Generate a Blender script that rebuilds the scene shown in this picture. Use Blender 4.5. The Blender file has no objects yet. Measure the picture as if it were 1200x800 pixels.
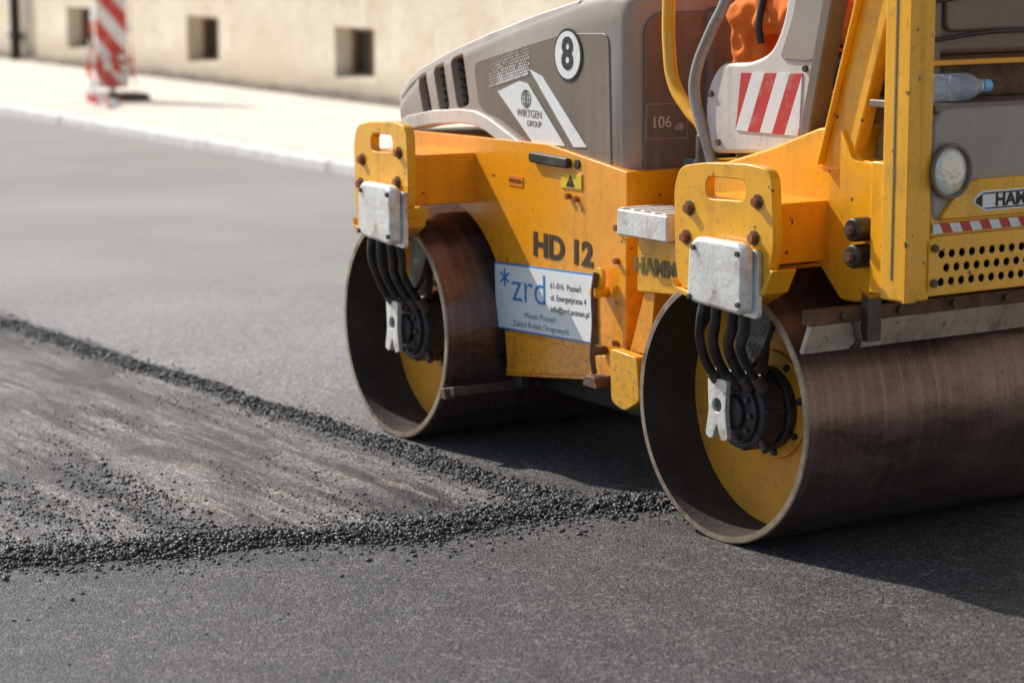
import bpy, bmesh, math, random
import numpy as np
from mathutils import Vector, Matrix, noise as mn
random.seed(7); rng=np.random.default_rng(7)
R_=math.radians
scn=bpy.context.scene
scn.view_settings.view_transform='Standard'; scn.view_settings.look='None'; scn.view_settings.exposure=0
col=scn.collection
A0=31.5
def az(a):
    a=R_(A0+a); return Vector((math.sin(a),math.cos(a),0))

# ------------------------------------------------------------ materials
class NT:
    def __init__(s,name):
        s.m=bpy.data.materials.new(name); s.m.use_nodes=True; s.t=s.m.node_tree
        s.b=s.t.nodes['Principled BSDF']; s.dim='3D'
    def n(s,typ,**k):
        nd=s.t.nodes.new(typ)
        for a,b in k.items():
            if a in nd.bl_rna.properties: setattr(nd,a,b)
            else: nd.inputs[a.replace('_',' ')].default_value=b
        return nd
    def l(s,a,b): s.t.links.new(a,b)
    def pos(s,scale=(1,1,1),kind='Object'):
        tc=s.n('ShaderNodeTexCoord'); mp=s.n('ShaderNodeMapping'); mp.inputs['Scale'].default_value=scale
        s.l(tc.outputs[kind],mp.inputs[0]); return mp.outputs[0]
    def noise(s,vec,scale,detail=3,rough=.55):
        nd=s.n('ShaderNodeTexNoise'); nd.noise_dimensions=s.dim
        nd.inputs['Scale'].default_value=scale; nd.inputs['Detail'].default_value=detail
        nd.inputs['Roughness'].default_value=rough; s.l(vec,nd.inputs['Vector']); return nd.outputs['Fac']
    def ramp(s,fac,lo,hi,a=0.,b=1.):
        nd=s.n('ShaderNodeMapRange'); nd.inputs[1].default_value=lo; nd.inputs[2].default_value=hi
        nd.inputs[3].default_value=a; nd.inputs[4].default_value=b; nd.clamp=True
        s.l(fac,nd.inputs[0]); return nd.outputs[0]
    def math(s,op,a,b=None):
        nd=s.n('ShaderNodeMath',operation=op)
        for i,x in enumerate((a,b)):
            if x is None: continue
            if isinstance(x,(int,float)): nd.inputs[i].default_value=x
            else: s.l(x,nd.inputs[i])
        return nd.outputs[0]
    def mix(s,fac,a,b):
        nd=s.n('ShaderNodeMix',data_type='RGBA')
        for i,x in ((0,fac),(6,a),(7,b)):
            if isinstance(x,(int,float)): nd.inputs[i].default_value=x
            elif isinstance(x,tuple): nd.inputs[i].default_value=x if len(x)==4 else (*x,1)
            else: s.l(x,nd.inputs[i])
        return nd.outputs[2]
    def bump(s,h,dist,strength=1.):
        nd=s.n('ShaderNodeBump'); nd.inputs['Strength'].default_value=strength; nd.inputs['Distance'].default_value=dist
        s.l(h,nd.inputs['Height']); s.l(nd.outputs[0],s.b.inputs['Normal']); return nd
    def set(s,k,v):
        if isinstance(v,(int,float,tuple)): s.b.inputs[k].default_value=v
        else: s.l(v,s.b.inputs[k])

def simple(name,c,rough=.5,metal=0.,var=.15,nscale=12,dirt=None,dirt_amt=.5,bump=0.,coat=0.,dscale=6.,streak=0.,low=0.,chips=None):
    N=NT(name); p=N.pos(kind='Object')
    n1=N.noise(p,nscale,2)
    colr=N.mix(N.ramp(n1,.3,.7),tuple(x*(1-var) for x in c),tuple(min(1,x*(1+var)) for x in c))
    if dirt:
        n2=N.noise(p,dscale,4,.65); d=N.ramp(n2,.52,.74,0,dirt_amt)
        n3=N.noise(p,dscale*9,3,.7); d=N.math('ADD',d,N.ramp(n3,.60,.70,0,dirt_amt*.8))
        if streak:
            n4=N.noise(N.pos(scale=(22,22,1.3)),1.,3,.6); d=N.math('ADD',d,N.ramp(n4,.54,.74,0,streak))
        if low:
            sp=N.n('ShaderNodeSeparateXYZ'); N.l(p,sp.inputs[0])
            d=N.math('ADD',d,N.math('MULTIPLY',N.ramp(sp.outputs['Z'],.25,.85,low,0),N.ramp(n3,.40,.62)))
        d=N.math('MINIMUM',d,.92)
        colr=N.mix(d,colr,dirt)
        if chips:
            n5=N.noise(p,34,2,.5); colr=N.mix(N.ramp(n5,.715,.73),colr,chips)
        N.set('Roughness',N.math('ADD',rough,N.math('MULTIPLY',d,.35)))
    else: N.set('Roughness',rough)
    N.set('Base Color',colr); N.set('Metallic',metal); N.set('Coat Weight',coat)
    if bump: N.bump(N.noise(p,nscale*6,2),bump)
    return N.m

YEL=simple('yellow_paint',(.97,.45,.010),.30,0,.04,5,dirt=(.22,.10,.025),dirt_amt=.42,dscale=5,streak=.25,low=.4,chips=(.14,.06,.03),coat=.25)
ORG=simple('orange_yellow_paint',(.97,.365,.006),.30,0,.04,4,dirt=(.30,.125,.03),dirt_amt=.30,dscale=4,streak=.30,low=.5,chips=(.17,.07,.03),coat=.25)
TAUPE=simple('taupe_plastic',(.36,.30,.25),.36,0,.07,4,dirt=(.50,.43,.35),dirt_amt=.3,dscale=5,streak=.25)
DKTAUPE=simple('brown_plastic',(.185,.135,.10),.38,0,.1,4,dirt=(.36,.29,.22),dirt_amt=.35,dscale=5,streak=.25)
CREAM=simple('cream_trim',(.68,.62,.55),.42,0,.06,5,dirt=(.28,.22,.16),dirt_amt=.4,streak=.3)
WHITE=simple('white_decal',(.84,.83,.80),.45,0,.03,8,dirt=(.45,.4,.33),dirt_amt=.3,dscale=9)
RED=simple('red_decal',(.55,.03,.03),.45,0,.06,8)
BLACK=simple('black_decal',(.015,.014,.013),.5,0,.1)
BROWNTXT=simple('dark_brown_lettering',(.06,.035,.015),.5,0,.1)
GREYTXT=simple('faded_lettering',(.20,.13,.03),.5,0,.2)
RUBBER=simple('black_rubber',(.020,.018,.017),.42,0,.2,20,dirt=(.14,.115,.09),dirt_amt=.5,dscale=10)
DARK=simple('dark_interior',(.02,.017,.015),.7,0,.2)
GALV=simple('galvanised_steel',(.78,.76,.71),.40,.30,.12,9,dirt=(.34,.20,.11),dirt_amt=.65,bump=.0015,dscale=7,streak=.3)
IRON=simple('cast_iron',(.055,.052,.05),.45,.3,.3,25,dirt=(.17,.13,.1),dirt_amt=.6,bump=.003,dscale=12)
RUSTB=simple('rusty_steel',(.15,.085,.055),.6,.4,.3,20,dirt=(.05,.035,.025),dirt_amt=.7,bump=.002,dscale=9)
DKSTEEL=simple('scraper_steel',(.10,.075,.06),.5,.4,.25,14,dirt=(.28,.2,.14),dirt_amt=.5,bump=.002,dscale=8)
SCRAPE=simple('scraper_plate',(.55,.46,.37),.45,.1,.15,10,dirt=(.12,.07,.045),dirt_amt=.9,dscale=3,streak=.4)
BOLT=simple('rusty_bolt',(.30,.10,.03),.5,.3,.2,40)
GREYTUBE=simple('grey_rail',(.34,.32,.30),.35,.2,.15,12,dirt=(.15,.1,.07),dirt_amt=.5)
CLOTH=simple('orange_workwear',(.95,.20,.02),.85,0,.15,9,dirt=(.45,.08,.02),dirt_amt=.3)
SKIN=simple('skin',(.55,.33,.23),.55,0,.06)
HAIR=simple('brown_hair',(.06,.035,.02),.7,0,.3,60)
BLUE=simple('blue_lettering',(.02,.22,.55),.45,0,.05)
BLUEG=simple('grey_blue_lettering',(.12,.16,.26),.45,0,.05)
CAPB=simple('blue_cap',(.25,.55,.82),.35,0,.05)
SEATM=simple('seat_vinyl',(.03,.028,.027),.6,0,.2)

def drum_outer(name,c1,c2,c3):
    N=NT(name); p=N.pos(scale=(3,1.2,3)); q=N.pos(scale=(2,60,2))
    a=N.noise(p,3,3,.6); b=N.noise(q,1.0,2,.6); fine=N.noise(N.pos(),90,2,.7); st=N.noise(N.pos(scale=(4,1.5,4)),1.7,4,.7)
    c=N.mix(N.ramp(a,.35,.65),c1,c2); c=N.mix(N.ramp(b,.45,.75,0,.55),c,c3)
    c=N.mix(N.ramp(fine,.55,.75,0,.5),c,(.03,.022,.018))
    c=N.mix(N.ramp(st,.54,.66,0,.75),c,(.045,.034,.029))
    N.set('Base Color',c); N.set('Metallic',.7); N.set('Roughness',N.ramp(a,.3,.7,.20,.40))
    N.bump(N.math('ADD',fine,b),.0006); return N.m
DRUM=drum_outer('worn_drum_steel',(.125,.080,.069),(.22,.150,.127),(.32,.24,.21))
DRUMIN=simple('drum_inner_rust',(.050,.041,.036),.6,.25,.3,9,dirt=(.11,.078,.056),dirt_amt=.6,bump=.003,dscale=4)
RIM=simple('worn_rim_edge',(.36,.27,.20),.4,.5,.25,30,dirt=(.08,.05,.03),dirt_amt=.8,dscale=10)
DISC=simple('drum_disc_paint',(.92,.38,.03),.5,0,.06,5,dirt=(.32,.15,.06),dirt_amt=.7,dscale=3.5,streak=.3)

N=NT('clear_plastic'); N.set('Base Color',(.80,.90,.98,1)); N.set('Roughness',.06); N.set('Transmission Weight',.72); N.set('IOR',1.3); CLEAR=N.m
N=NT('headlight_glass'); p=N.pos(); v=N.n('ShaderNodeTexVoronoi'); v.inputs['Scale'].default_value=70; N.l(p,v.inputs['Vector'])
N.set('Base Color',(.88,.83,.70,1)); N.set('Roughness',.12); N.set('Metallic',.1); N.bump(v.outputs['Distance'],.002); LENS=N.m

def stripes(name,ax,k,width,c1=(.8,.79,.76),c2=(.55,.035,.03),off=0.,dirtc=(.5,.42,.33)):
    N=NT(name); tc=N.n('ShaderNodeTexCoord'); sp=N.n('ShaderNodeSeparateXYZ'); N.l(tc.outputs['Object'],sp.inputs[0])
    s=N.math('ADD',N.math('ADD',sp.outputs[ax],N.math('MULTIPLY',sp.outputs['Z'],k)),off)
    fr=N.math('FRACT',N.math('DIVIDE',s,width)); m=N.math('GREATER_THAN',fr,.5)
    c=N.mix(m,c1,c2); d=N.ramp(N.noise(tc.outputs['Object'],14,4,.7),.5,.75,0,.6); c=N.mix(d,c,dirtc)
    N.set('Base Color',c); N.set('Roughness',.45); return N.m

# ------------------------------------------------------------ mesh helpers
def empty(name,loc=(0,0,0),rot=0,par=None):
    o=bpy.data.objects.new(name,None); col.objects.link(o); o.location=loc; o.rotation_euler=(0,0,rot); o.empty_display_size=.2
    if par: o.parent=par
    return o
def fin(me,name,mats,par,bev=0.,seg=2,sharp=32,smooth=True):
    o=bpy.data.objects.new(name,me); col.objects.link(o)
    for m in (mats if isinstance(mats,(list,tuple)) else [mats]): me.materials.append(m)
    if smooth:
        me.shade_smooth(); me.set_sharp_from_angle(angle=R_(sharp))
    if bev>0:
        b=o.modifiers.new('bevel','BEVEL'); b.width=bev; b.segments=seg; b.limit_method='ANGLE'; b.angle_limit=R_(35); b.harden_normals=True
    if par: o.parent=par
    return o
def mk(name,verts,faces,mats,par=None,bev=0.,seg=2,sharp=32,smooth=True,recalc=True,midx=None):
    me=bpy.data.meshes.new(name); me.from_pydata([tuple(v) for v in verts],[],faces)
    if midx: 
        for p,i in zip(me.polygons,midx): p.material_index=i
    if recalc:
        bm=bmesh.new(); bm.from_mesh(me); bmesh.ops.recalc_face_normals(bm,faces=bm.faces); bm.to_mesh(me); bm.free()
    return fin(me,name,mats,par,bev,seg,sharp,smooth)
def rpoly(pts,r,n=5):
    out=[]; L=len(pts)
    for i in range(L):
        p=Vector(pts[i]); a=Vector(pts[i-1])-p; b=Vector(pts[(i+1)%L])-p
        ri=r[i] if isinstance(r,(list,tuple)) else r
        d=min(ri,a.length*.45,b.length*.45)
        if d<1e-4: out.append(tuple(p)); continue
        s=p+a.normalized()*d; e=p+b.normalized()*d
        for k in range(n+1):
            t=k/n; q=s*(1-t)**2+p*2*t*(1-t)+e*t*t; out.append((q.x,q.y))
    return out
def prism(name,pts,a0,a1,mat,par,bev=.004,axis='y',seg=2):
    n=len(pts)
    f=(lambda p,a:(p[0],a,p[1])) if axis=='y' else ((lambda p,a:(a,p[0],p[1])) if axis=='x' else (lambda p,a:(p[0],p[1],a)))
    v=[f(p,a0) for p in pts]+[f(p,a1) for p in pts]
    F=[tuple(range(n)),tuple(range(2*n-1,n-1,-1))]+[(i,(i+1)%n,n+(i+1)%n,n+i) for i in range(n)]
    return mk(name,v,F,mat,par,bev,seg)
def box(name,x,y,z,mat,par,bev=.004,axis='y'):
    return prism(name,[(x[0],z[0]),(x[1],z[0]),(x[1],z[1]),(x[0],z[1])],y[0],y[1],mat,par,bev)
def cyl(name,p,q,r,mat,par,seg=32,bev=.003,r2=None):
    p=Vector(p);q=Vector(q); d=q-p; me=bpy.data.meshes.new(name); bm=bmesh.new()
    bmesh.ops.create_cone(bm,cap_ends=True,segments=seg,radius1=r,radius2=r if r2 is None else r2,depth=d.length)
    M=Matrix.Translation((p+q)/2)@d.to_track_quat('Z','Y').to_matrix().to_4x4()
    bmesh.ops.transform(bm,matrix=M,verts=bm.verts); bm.to_mesh(me); bm.free()
    return fin(me,name,mat,par,bev,2)
def tube(name,pts,r,mat,par,typ='BEZIER'):
    c=bpy.data.curves.new(name,'CURVE'); c.dimensions='3D'; c.bevel_depth=r; c.bevel_resolution=4; c.use_fill_caps=True
    s=c.splines.new('BEZIER'); s.bezier_points.add(len(pts)-1)
    for b,p in zip(s.bezier_points,pts): b.co=p; b.handle_left_type=b.handle_right_type='AUTO'
    c.resolution_u=10; c.materials.append(mat); o=bpy.data.objects.new(name,c); col.objects.link(o); o.parent=par; return o
def lathe(name,prof,c,axis,mats,par,seg=96,closed=True,midx=None,bev=0):
    v=[];F=[];mi=[]; n=len(prof)
    for i in range(seg):
        t=2*math.pi*i/seg; ct,st=math.cos(t),math.sin(t)
        for (a,r) in prof:
            v.append((c[0]+r*ct,c[1]+a,c[2]+r*st) if axis=='y' else ((c[0]+a,c[1]+r*ct,c[2]+r*st) if axis=='x' else (c[0]+r*ct,c[1]+r*st,c[2]+a)))
    m=n if closed else n-1
    for i in range(seg):
        j=(i+1)%seg
        for k in range(m):
            k2=(k+1)%n; F.append((i*n+k,i*n+k2,j*n+k2,j*n+k)); mi.append(midx[k] if midx else 0)
    return mk(name,v,F,mats,par,bev,midx=mi,sharp=35)
def text(name,s,loc,size,mat,par,face='y',tilt=0.,bold=0.,extr=.0008,sx=1.,al='CENTER'):
    t=bpy.data.curves.new(name,'FONT'); t.body=s; t.size=size; t.extrude=extr; t.offset=bold; t.align_x=al; t.align_y='CENTER'
    o=bpy.data.objects.new(name,t); col.objects.link(o); t.materials.append(mat); o.parent=par
    o.location=loc; o.scale=(sx,1,1)
    o.rotation_euler=(R_(90),tilt,0) if face=='y' else (R_(90),0,R_(90))
    if face=='y': o.rotation_euler=(Matrix.Rotation(tilt,3,'Y')@Matrix.Rotation(R_(90),3,'X')).to_euler()
    return o
def boolcut(o,cutters):
    for c in cutters:
        m=o.modifiers.new('cut','BOOLEAN'); m.object=c; m.operation='DIFFERENCE'; m.solver='EXACT'
        while o.modifiers[0].name!=m.name:
            idx=list(o.modifiers).index(m); o.modifiers.move(idx,idx-1)
            if idx-1==0: break
    bev=[m for m in o.modifiers if m.type=='BEVEL']
    for b in bev: b.show_viewport=False
    bpy.context.view_layer.update()
    dg=bpy.context.evaluated_depsgraph_get(); me=bpy.data.meshes.new_from_object(o.evaluated_get(dg))
    for m in list(o.modifiers):
        if m.type=='BOOLEAN': o.modifiers.remove(m)
    for b in bev: b.show_viewport=True
    o.data=me
    for c in cutters: bpy.data.objects.remove(c)

# ============================================================ ROAD ROLLER
roller=empty('road_roller')
def rotof(a):
    x=-az(a); return math.atan2(x.y,x.x)
NM=empty('rear_module',(4.13,5.53,0),rotof(-34.5),roller)
FM=empty('front_module',(4.07,7.30,0),rotof(-30.5),roller)
RD=.37; CX=-.10

def drum_assembly(par,dx,pl,wf=1.):
    prof=[(0.003,RD),(1.197,RD),(1.2,RD-.004),(1.2,RD-.02),(0,RD-.02),(0,RD-.004)]
    lathe('drum_shell',prof,(CX,0,RD),'y',[DRUM,RIM,DRUMIN],par,seg=128,midx=[0,1,1,2,1,1])
    for y,s in ((.19,1),(1.01,-1)):
        cyl('drum_disc',(CX,y,RD),(CX,y+.02*s,RD),RD-.021,DISC,par,96,0)
        cyl('disc_hub_ring',(CX,y-.012*s,RD),(CX,y+.001*s,RD),.155,DISC,par,64,.004)
        for k in range(8):
            t=k*math.pi/4+.2; cyl('disc_bolt',(CX+.135*math.cos(t),y-.022*s,RD+.135*math.sin(t)),(CX+.135*math.cos(t),y-.01*s,RD+.135*math.sin(t)),.011,IRON,par,6,.001)
    for side in (0,1):
        Y=(lambda y: y) if side==0 else (lambda y:1.2-y)
        mx,mz=CX,RD-.008
        cyl('drive_motor_flange',(mx,Y(.19),mz),(mx,Y(.15),mz),.118,IRON,par,40,.006)
        cyl('drive_motor_body',(mx,Y(.15),mz),(mx,Y(.065),mz),.108,IRON,par,40,.012)
        cyl('drive_motor_step',(mx,Y(.065),mz),(mx,Y(.05),mz),.090,IRON,par,40,.006)
        cyl('drive_motor_cap',(mx,Y(.05),mz),(mx,Y(.03),mz),.050,IRON,par,32,.008)
        for k in range(10):
            t=k*2*math.pi/10; cyl('motor_bolt',(mx+.074*math.cos(t),Y(.05),mz+.074*math.sin(t)),(mx+.074*math.cos(t),Y(.038),mz+.074*math.sin(t)),.009,DKSTEEL,par,6,.001)
        for k in range(12):
            t=k*2*math.pi/12+.1; box('motor_rib',(mx+.106*math.cos(t)-.006,mx+.106*math.cos(t)+.006),(min(Y(.075),Y(.145)),max(Y(.075),Y(.145))),(mz+.106*math.sin(t)-.006,mz+.106*math.sin(t)+.006),IRON,par,.002)
        cyl('motor_port',(mx+.07,Y(.09),mz-.07),(mx+.100,Y(.085),mz-.100),.013,DKSTEEL,par,16)
        lx=mx-.02
        tri=rpoly([(-.042+lx,mz+.095),(.042+lx,mz+.095),(.036+lx,mz+.0),(.050+lx,mz-.070),(.020+lx,mz-.080),(.0+lx,mz-.030),(-.020+lx,mz-.080),(-.050+lx,mz-.070),(-.036+lx,mz+.0)],.012,4)
        lug=prism('motor_lug',tri,Y(.004),Y(.02),GALV,par,.002)
        boolcut(lug,[cyl('c',(lx,-.2,mz+.02),(lx,1.4,mz+.02),.020,GALV,par,24,0)])
        cyl('lug_boss',(lx,Y(.012),mz+.02),(lx,Y(.045),mz+.02),.015,IRON,par,20)
        out=[(-.222,.985),(-.195,1.045),(-.09,1.062),(.10,1.072),(.19,1.062),(.206,.86),(.17,.745),(.10,.71),(-.11,.70),(-.195,.715),(-.212,.77)]
        out=rpoly([(a*wf+dx,b+pl) for a,b in out],[.03,.03,.03,.03,.045,.03,.05,.05,.03,.03,.03],5)
        plate=prism('yoke_plate',out,Y(-.075),Y(-.042),YEL,par,.004)
        slot=rpoly([(-.082*wf+dx,.965+pl),(.084*wf+dx,.972+pl),(.084*wf+dx,1.028+pl),(-.082*wf+dx,1.025+pl)],.028,5)
        boolcut(plate,[prism('c',slot,-.3,1.5,YEL,par,0)])
        for bx,bz in ((-.15,.933),(-.164,.852),(.137,.975),(.125,.878)):
            cyl('plate_washer',(bx*wf+dx,Y(-.078),bz+pl),(bx*wf+dx,Y(-.07),bz+pl),.021,RUSTB,par,24,.001)
            cyl('plate_bolt',(bx*wf+dx,Y(-.092),bz+pl),(bx*wf+dx,Y(-.07),bz+pl),.014,BOLT,par,6,.002)
        lip=[(-.216,.735),(-.205,.700),(-.11,.684),(.10,.694),(.18,.735),(.215,.80),(.20,.80),(.165,.745),(.10,.71),(-.11,.70),(-.195,.712)]
        prism('yoke_lip',[(a*wf+dx,b+pl) for a,b in lip],Y(-.085),Y(-.002),YEL,par,.002)
        arm=[(.02,.735),(.16,.735),(.17,.62),(.12,.53),(.05,.47),(.01,.47),(.06,.56),(.09,.63),(.06,.69),(.02,.70)]
        prism('motor_arm',rpoly([(a-.11+dx*.3,b) for a,b in arm],.02),Y(.045),Y(.065),IRON,par,.004)
        prism('motor_arm_back',rpoly([(-.13,.72),(.0,.72),(-.03,.46),(-.15,.46)],.02),Y(.085),Y(.11),IRON,par,.004)
        prism('yoke_beam',[(-.18*wf+dx,.81+pl),(.135+dx,.80+pl),(.135+dx,.965+pl),(-.18*wf+dx,.965+pl)],Y(-.042),Y(.22),ORG,par,.006)
        cv=rpoly([(-.09,.70),(-.082,.84),(-.055,.868),(.12,.868),(.148,.85),(.15,.690),(.13,.676),(-.06,.688)],.03,5)
        cv=[(a+dx*.3,b) for a,b in cv]
        prism('hose_cover',cv,Y(-.135),Y(-.09),GALV,par,.014,seg=4)
        prism('hose_cover_flange',rpoly([(-.105+dx*.3,.68),(-.100+dx*.3,.83),(.160+dx*.3,.85),(.165+dx*.3,.665)],.02),Y(-.092),Y(-.0765),GALV,par,.003)
        for bx,bz in ((-.07,.705),(.135,.705),(.13,.84),(-.055,.84)):
            cyl('cover_screw',(bx+dx*.3,Y(-.142),bz),(bx+dx*.3,Y(-.08),bz),.008,DKSTEEL,par,8,.001)
        for k,(hx,ex) in enumerate(((-.055,-.135),(-.005,-.095),(.055,-.045),(.10,-.005))):
            rr=(.0135,.015,.015,.0125)[k]
            tube('hydraulic_hose',[(hx+dx*.3,Y(-.09),.72),(hx-.01,Y(-.10+.01*k),.64),(ex+.012,Y(-.05+.012*k),.55),(ex,Y(.0+.015*k),.47),(ex,Y(.04+.015*k),.43)],rr,RUBBER,par)
            cyl('hose_ferrule',(ex,Y(.0+.015*k),.475),(ex,Y(.03+.015*k),.435),.018,DKSTEEL,par,12,.002)
drum_assembly(NM,0.,0.)
drum_assembly(FM,-.035,-.005,.90)

# ---------------------------------------------------------- FRONT MODULE
arch=[(CX+.415*math.cos(t),RD+.415*math.sin(t)) for t in [R_(a) for a in range(128,-18,-6)]]
body=[(-.40,1.0)]+arch+[(.288,.248),(.98,.335),(1.01,.36),(1.01,.97),(.55,1.02)]
prism('body_shell',body,.2,1.0,ORG,FM,.012,seg=3)
prism('body_seam_plate',[(.30,.40),(.32,.262),(.985,.352),(.985,.40)],.195,.205,ORG,FM,.002)
hood=[(-.396,1.005),(-.485,1.050),(-.495,1.105),(-.335,1.215),(-.006,1.315),(.403,1.415),(.72,1.485),(.90,1.51),(.975,1.48),(.981,.868),(.761,.862),(.509,.946),(.161,1.057),(-.02,1.068)]
hood=rpoly(hood,[.01,.02,.03,.1,.2,.2,.1,.06,.06,.02,.1,.2,.1,.1],4)
rings=[(.22,.045,.035),(.228,.022,.018),(.245,.008,.006),(.28,0,0),(.45,-.03,-.006),(.75,-.03,-.006),(.92,0,0),(.955,.008,.006),(.972,.022,.018),(.98,.045,.035)]
v=[];F=[];n=len(hood)
for (y,dz,dx_) in rings:
    for (a,b) in hood:
        top=max(0,min(1,(b-(1.0+.12*(a)))/.2)); rr=max(0,min(1,(a-.75)/.2)); ll=max(0,min(1,(-.15-a)/.2))
        v.append((a-dx_*rr+dx_*ll,y,b-dz*top))
for i in range(len(rings)-1):
    for k in range(n): F.append((i*n+k,i*n+(k+1)%n,(i+1)*n+(k+1)%n,(i+1)*n+k))
F.append(tuple(range(n))); F.append(tuple(range(len(v)-1,len(v)-n-1,-1)))
hoodo=mk('engine_hood',v,F,TAUPE,FM,0,sharp=40)
lv=[[(-.335,1.185),(-.275,1.205),(-.222,1.065),(-.285,1.05)],[(-.222,1.225),(-.150,1.247),(-.102,1.088),(-.172,1.068)],[(-.102,1.255),(-.015,1.280),(.031,1.11),(-.052,1.09)]]
boolcut(hoodo,[prism('c',rpoly(p,.022,4),.1,.27,TAUPE,FM,0) for p in lv])
hoodo.data.shade_smooth(); hoodo.data.set_sharp_from_angle(angle=R_(40))
for p in lv:
    prism('louver_back',[(a,b) for a,b in p],.262,.268,DARK,FM,0)
    for k in range(6):
        t=(k+.5)/6; a0=p[3][0]*(1-t)+p[0][0]*t; b0=p[3][1]*(1-t)+p[0][1]*t; a1=p[2][0]*(1-t)+p[1][0]*t; b1=p[2][1]*(1-t)+p[1][1]*t
        prism('louver_slat',[(a0,b0),(a1,b1),(a1,b1+.006),(a0,b0+.006)],.245,.262,RUBBER,FM,.001)
pan=rpoly([(.06,1.25),(.42,1.325),(.62,1.365),(.88,1.375),(.90,.95),(.77,.905),(.56,.965),(.22,1.085),(.10,1.10)],.04,5)
prism('hood_side_panel',pan,.2155,.222,DKTAUPE,FM,.003)
mid=[(-.43,1.005),(-.38,1.025),(-.2,1.055),(-.02,1.07),(.08,1.07),(.161,1.055),(.33,1.002),(.509,.945),(.64,.897),(.72,.872),(.79,.864),(.975,.868)]
def band(name,mid,w,y0,y1,mat,par,bev=.004):
    up=[];dn=[]
    for i,p in enumerate(mid):
        a=Vector(mid[max(0,i-1)]);b=Vector(mid[min(len(mid)-1,i+1)]);t=(b-a).normalized();nn=Vector((-t.y,t.x))
        up.append((p[0]+nn.x*w/2,p[1]+nn.y*w/2)); dn.append((p[0]-nn.x*w/2,p[1]-nn.y*w/2))
    return prism(name,dn+up[::-1],y0,y1,mat,par,bev)
band('hood_trim',mid,.048,.206,.23,CREAM,FM,.006)
band('hood_trim_front',[(-.39,1.02),(-.455,1.06),(-.465,1.11),(-.40,1.16),(-.32,1.20),(-.1,1.27),(.15,1.335),(.45,1.405),(.70,1.455)],.03,.226,.262,CREAM,FM,.008)
prism('hood_end_shade',rpoly([(.275,.89),(.275,1.40),(.32,1.44),(.90,1.44),(.93,1.40),(.93,.89)],.03),.975,.990,DKTAUPE,FM,.005,axis='x')  # darker brown slab puts the shade of the hood's end face into colour
cyl('number_disc_black',(.655,.2125,1.300),(.655,.2135,1.300),.082,BLACK,FM,48,0)
cyl('number_disc_white',(.655,.2105,1.300),(.655,.2122,1.300),.073,WHITE,FM,48,0)
text('number_eight','8',(.655,.2098,1.300),.135,BLACK,FM,bold=.004)
prism('stripe_decal',[(.225,1.165),(.36,1.205),(.415,1.20),(.640,1.02),(.452,1.012)],.2125,.2145,WHITE,FM,0)
prism('stripe_decal_thin',[(.425,1.245),(.500,1.228),(.765,1.025),(.690,1.02)],.2125,.2145,WHITE,FM,0)
vv=[];ff=[]
for i in range(22):
    for j in range(12):
        t=j/11.; x=.175+i*.0125+(j%2)*.00625; z=1.185+j*.0098+ (x-.2)*.22
        if x>.42: continue
        s=.0066*(1-.80*t)*(1-.35*(random.random()))
        if x<.22: s*=.6
        if random.random()<.25*t: continue
        k=len(vv); vv+=[(x-s,.2128,z),(x,.2128,z-s),(x+s,.2128,z),(x,.2128,z+s)]; ff.append((k,k+1,k+2,k+3))
mk('decal_dither',vv,ff,WHITE,FM,0,smooth=False)
text('logo_lettering','WIRTGEN',(.425,.2118,1.105),.034,GREYTXT,FM,extr=.0003); text('logo_lettering_small','GROUP',(.455,.2118,1.075),.026,GREYTXT,FM,extr=.0003)
for rx in (1.,.55,.12):
    pts=[(.405+.028*rx*math.cos(t),.2118,1.152+.028*math.sin(t)) for t in [k*2*math.pi/24 for k in range(25)]]
    tube('logo_globe_line',pts,.0010,GREYTXT,FM)
for zz in (-.014,0,.014):
    w=.028*math.sqrt(1-(zz/.028)**2); tube('logo_globe_line',[(.405-w,.2118,1.152+zz),(.405+w,.2118,1.152+zz)],.0010,GREYTXT,FM)
prism('latch_recess',rpoly([(.44,.948),(.765,.945),(.765,.998),(.44,1.002)],.02),.2035,.2145,TAUPE,FM,.004)
prism('latch_handle',rpoly([(.47,.958),(.70,.955),(.70,.988),(.47,.991)],.014),.180,.200,RUBBER,FM,.006)
cyl('latch_lock',(.735,.195,.972),(.735,.21,.972),.016,RUBBER,FM,20)
text('warning_sticker_mark','!',(.70,.1935,.915),.02,YEL,FM)
prism('warning_sticker',[(.645,.893),(.762,.897),(.762,.942),(.645,.938)],.1955,.1990,simple('sticker_yellow',(.85,.55,.03),.4,0,.03),FM,.0005)
prism('warning_triangle',[(.675,.90),(.725,.90),(.70,.937)],.1942,.1953,BLACK,FM,0)
prism('sticker_bracket',[(.64,.888),(.767,.892),(.767,.947),(.64,.943)],.1992,.206,ORG,FM,.001)
text('model_lettering','HD 12',(.648,.1985,.697),.102,BROWNTXT,FM,bold=.0038,sx=1.27)
box('small_label',(.32,.41),(.1975,.1995),(.872,.905),simple('orange_label',(.75,.22,.01),.5),FM,0)
text('small_label_text','WIRTGEN',(.365,.1965,.888),.018,BROWNTXT,FM,extr=.0003)
tl=R_(-2.7); sgn=empty('company_sign_mount',(.547,.1965,.523),0,FM); sgn.rotation_euler=(0,tl,0)
prism('sign_border',rpoly([(-.305,-.108),(.305,-.108),(.305,.108),(-.305,.108)],.008),-.004,.001,BLUE,sgn,.0006)
prism('sign_face',rpoly([(-.299,-.102),(.299,-.102),(.299,.102),(-.299,.102)],.006),-.0056,-.003,WHITE,sgn,.0004)
text('sign_logo','zrd',(-.085,-.0062,.032),.14,BLUE,sgn,sx=1.2,extr=.0003,bold=-.001)
for k in range(3):
    t=k*math.pi/3+math.pi/2; a=Vector((math.cos(t),0,math.sin(t)))*.030; c0=Vector((-.235,-.0066,.062))
    tube('sign_star_stroke',[c0-a,c0+a],.0032,BLUE,sgn)
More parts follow.
